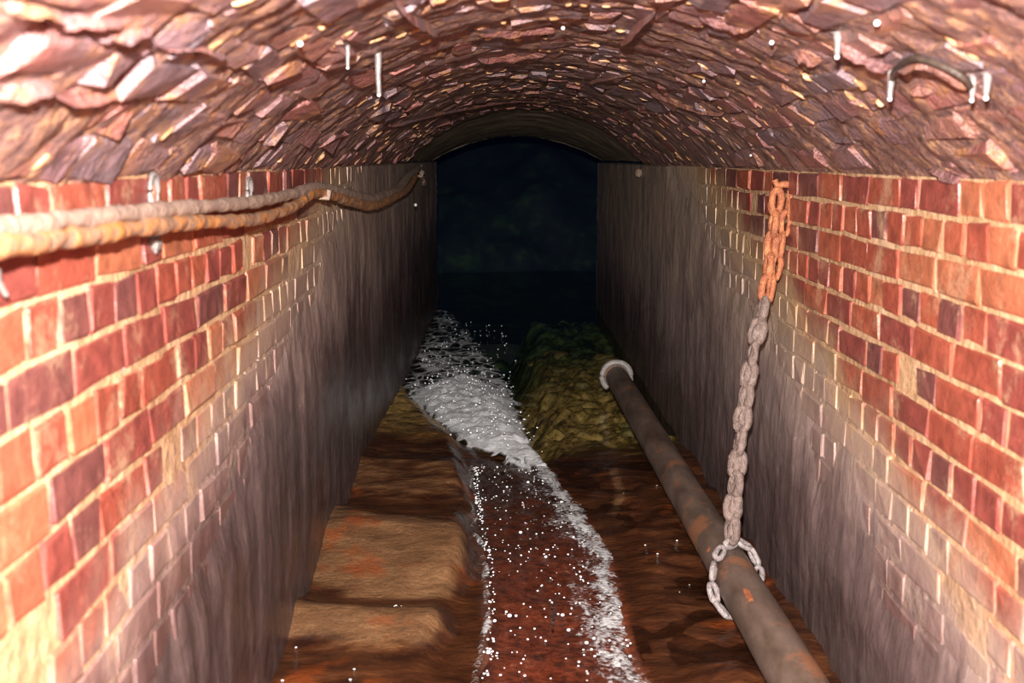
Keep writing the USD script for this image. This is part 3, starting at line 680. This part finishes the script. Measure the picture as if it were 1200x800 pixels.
obj('pipe_stub', join([tube([(XR + 0.02, 7.32, 1.21), (XR - 0.03, 7.32, 1.21)], 0.022, 14, 0.004, 2), blob((XR - 0.03, 7.32, 1.206), (0.02, 0.028, 0.026), 2, 0.4, 4)]), M['lining'], smooth=True, label='small crusted pipe stub high on the right wall', cat='pipe')
obj('string', tube(spline([(XL + 0.012, 1.33, 1.188), (XL + 0.018, 1.352, 1.175), (XL + 0.014, 1.366, 1.160), (XL + 0.016, 1.382, 1.142)], 24), np.linspace(0.006, 0.003, 24), 8, 0.001, 2), M['lime'], smooth=True, label='white string end hanging below the cables on the left wall', cat='string')
obj('lime_deposit', blob((XL + 0.006, 2.02, 1.160), (0.010, 0.022, 0.017), 3, 0.5, 12, 2.4), M['lime'], smooth=True, label='pale lime deposit on the left wall just under the cables', cat='lime deposit')

# ------------------------------------------------------------------ lime straws and drops under the vault
def straw(x, y, L, rad, lab):
    z = ZC + math.sqrt(max(R * R - (x - XC) ** 2, 0)) + 0.006
    zz = np.linspace(0, L, 14)
    c = np.stack([x + 0.0005 * np.sin(zz * 90), y + 0 * zz, z - zz], 1)
    rr = rad * (1.25 - 0.5 * zz / L); rr[0] = rad * 2.2
    t = thing('lime_straw', lab, 'stalactite', loc=(0, 0, 0))
    obj('stem', tube(c, rr, 9, rad * 0.2, 3, freq=90), M['lime'], t, True)
    obj('water_drop', blob((c[-1][0], y, z - L - rad * 0.4), rad * 0.6, 2, 0.0), M['bubble'], t, True)
straw(-0.255, 2.528, 0.092, 0.0062, 'longest white lime straw hanging from the vault left of centre')
straw(-0.283, 2.252, 0.045, 0.004, 'short thin lime straw just left of the longest white one')
straw(0.560, 2.039, 0.038, 0.0065, 'stubby lime straw left of the dark root loop on the right of the vault')
straw(0.656, 2.051, 0.052, 0.006, 'lime straw with a bright drop at the left foot of the dark root loop')
straw(0.700, 1.807, 0.036, 0.0048, 'left of two neighbouring lime straws at the right of the vault')
straw(0.701, 1.757, 0.034, 0.0055, 'right of two neighbouring lime straws at the right of the vault')
rt = spline([(0.670, 2.088, 1.423), (0.639, 1.968, 1.443), (0.628, 1.855, 1.450), (0.649, 1.811, 1.437), (0.674, 1.790, 1.420), (0.700, 1.811, 1.402)], 40)
obj('root', tube(rt, 0.0058, 8, 0.0012, 5), M['dark'], smooth=True, label='dark thin root looping down from the vault on the right', cat='root')
for x, y, z, s, lab in [(-0.500, 6.970, 1.031, 0.0090, 'bright falling drop in front of the dark far end of the left wall'), (-0.309, 1.883, 1.473, 0.0042, 'bright drop under the vault left of the lime straws'), (0.541, 1.767, 1.492, 0.0042, 'bright drop above the dark root loop on the right of the vault'), (0.500, 2.266, 1.511, 0.0042, 'bright drop on the vault left of the stubby lime straw'), (0.528, 3.183, 1.498, 0.0042, 'bright drop halfway down the vault to the right'), (0.802, 3.887, 1.308, 0.0042, 'bright drop low on the right haunch, just above the chain'), (0.136, 2.720, 1.584, 0.0042, 'bright drop under the crown of the vault')]:
    obj('water_drop', blob((x, y, z), s, 2, 0.05), M['bubble'], smooth=True, label=lab, cat='drop')
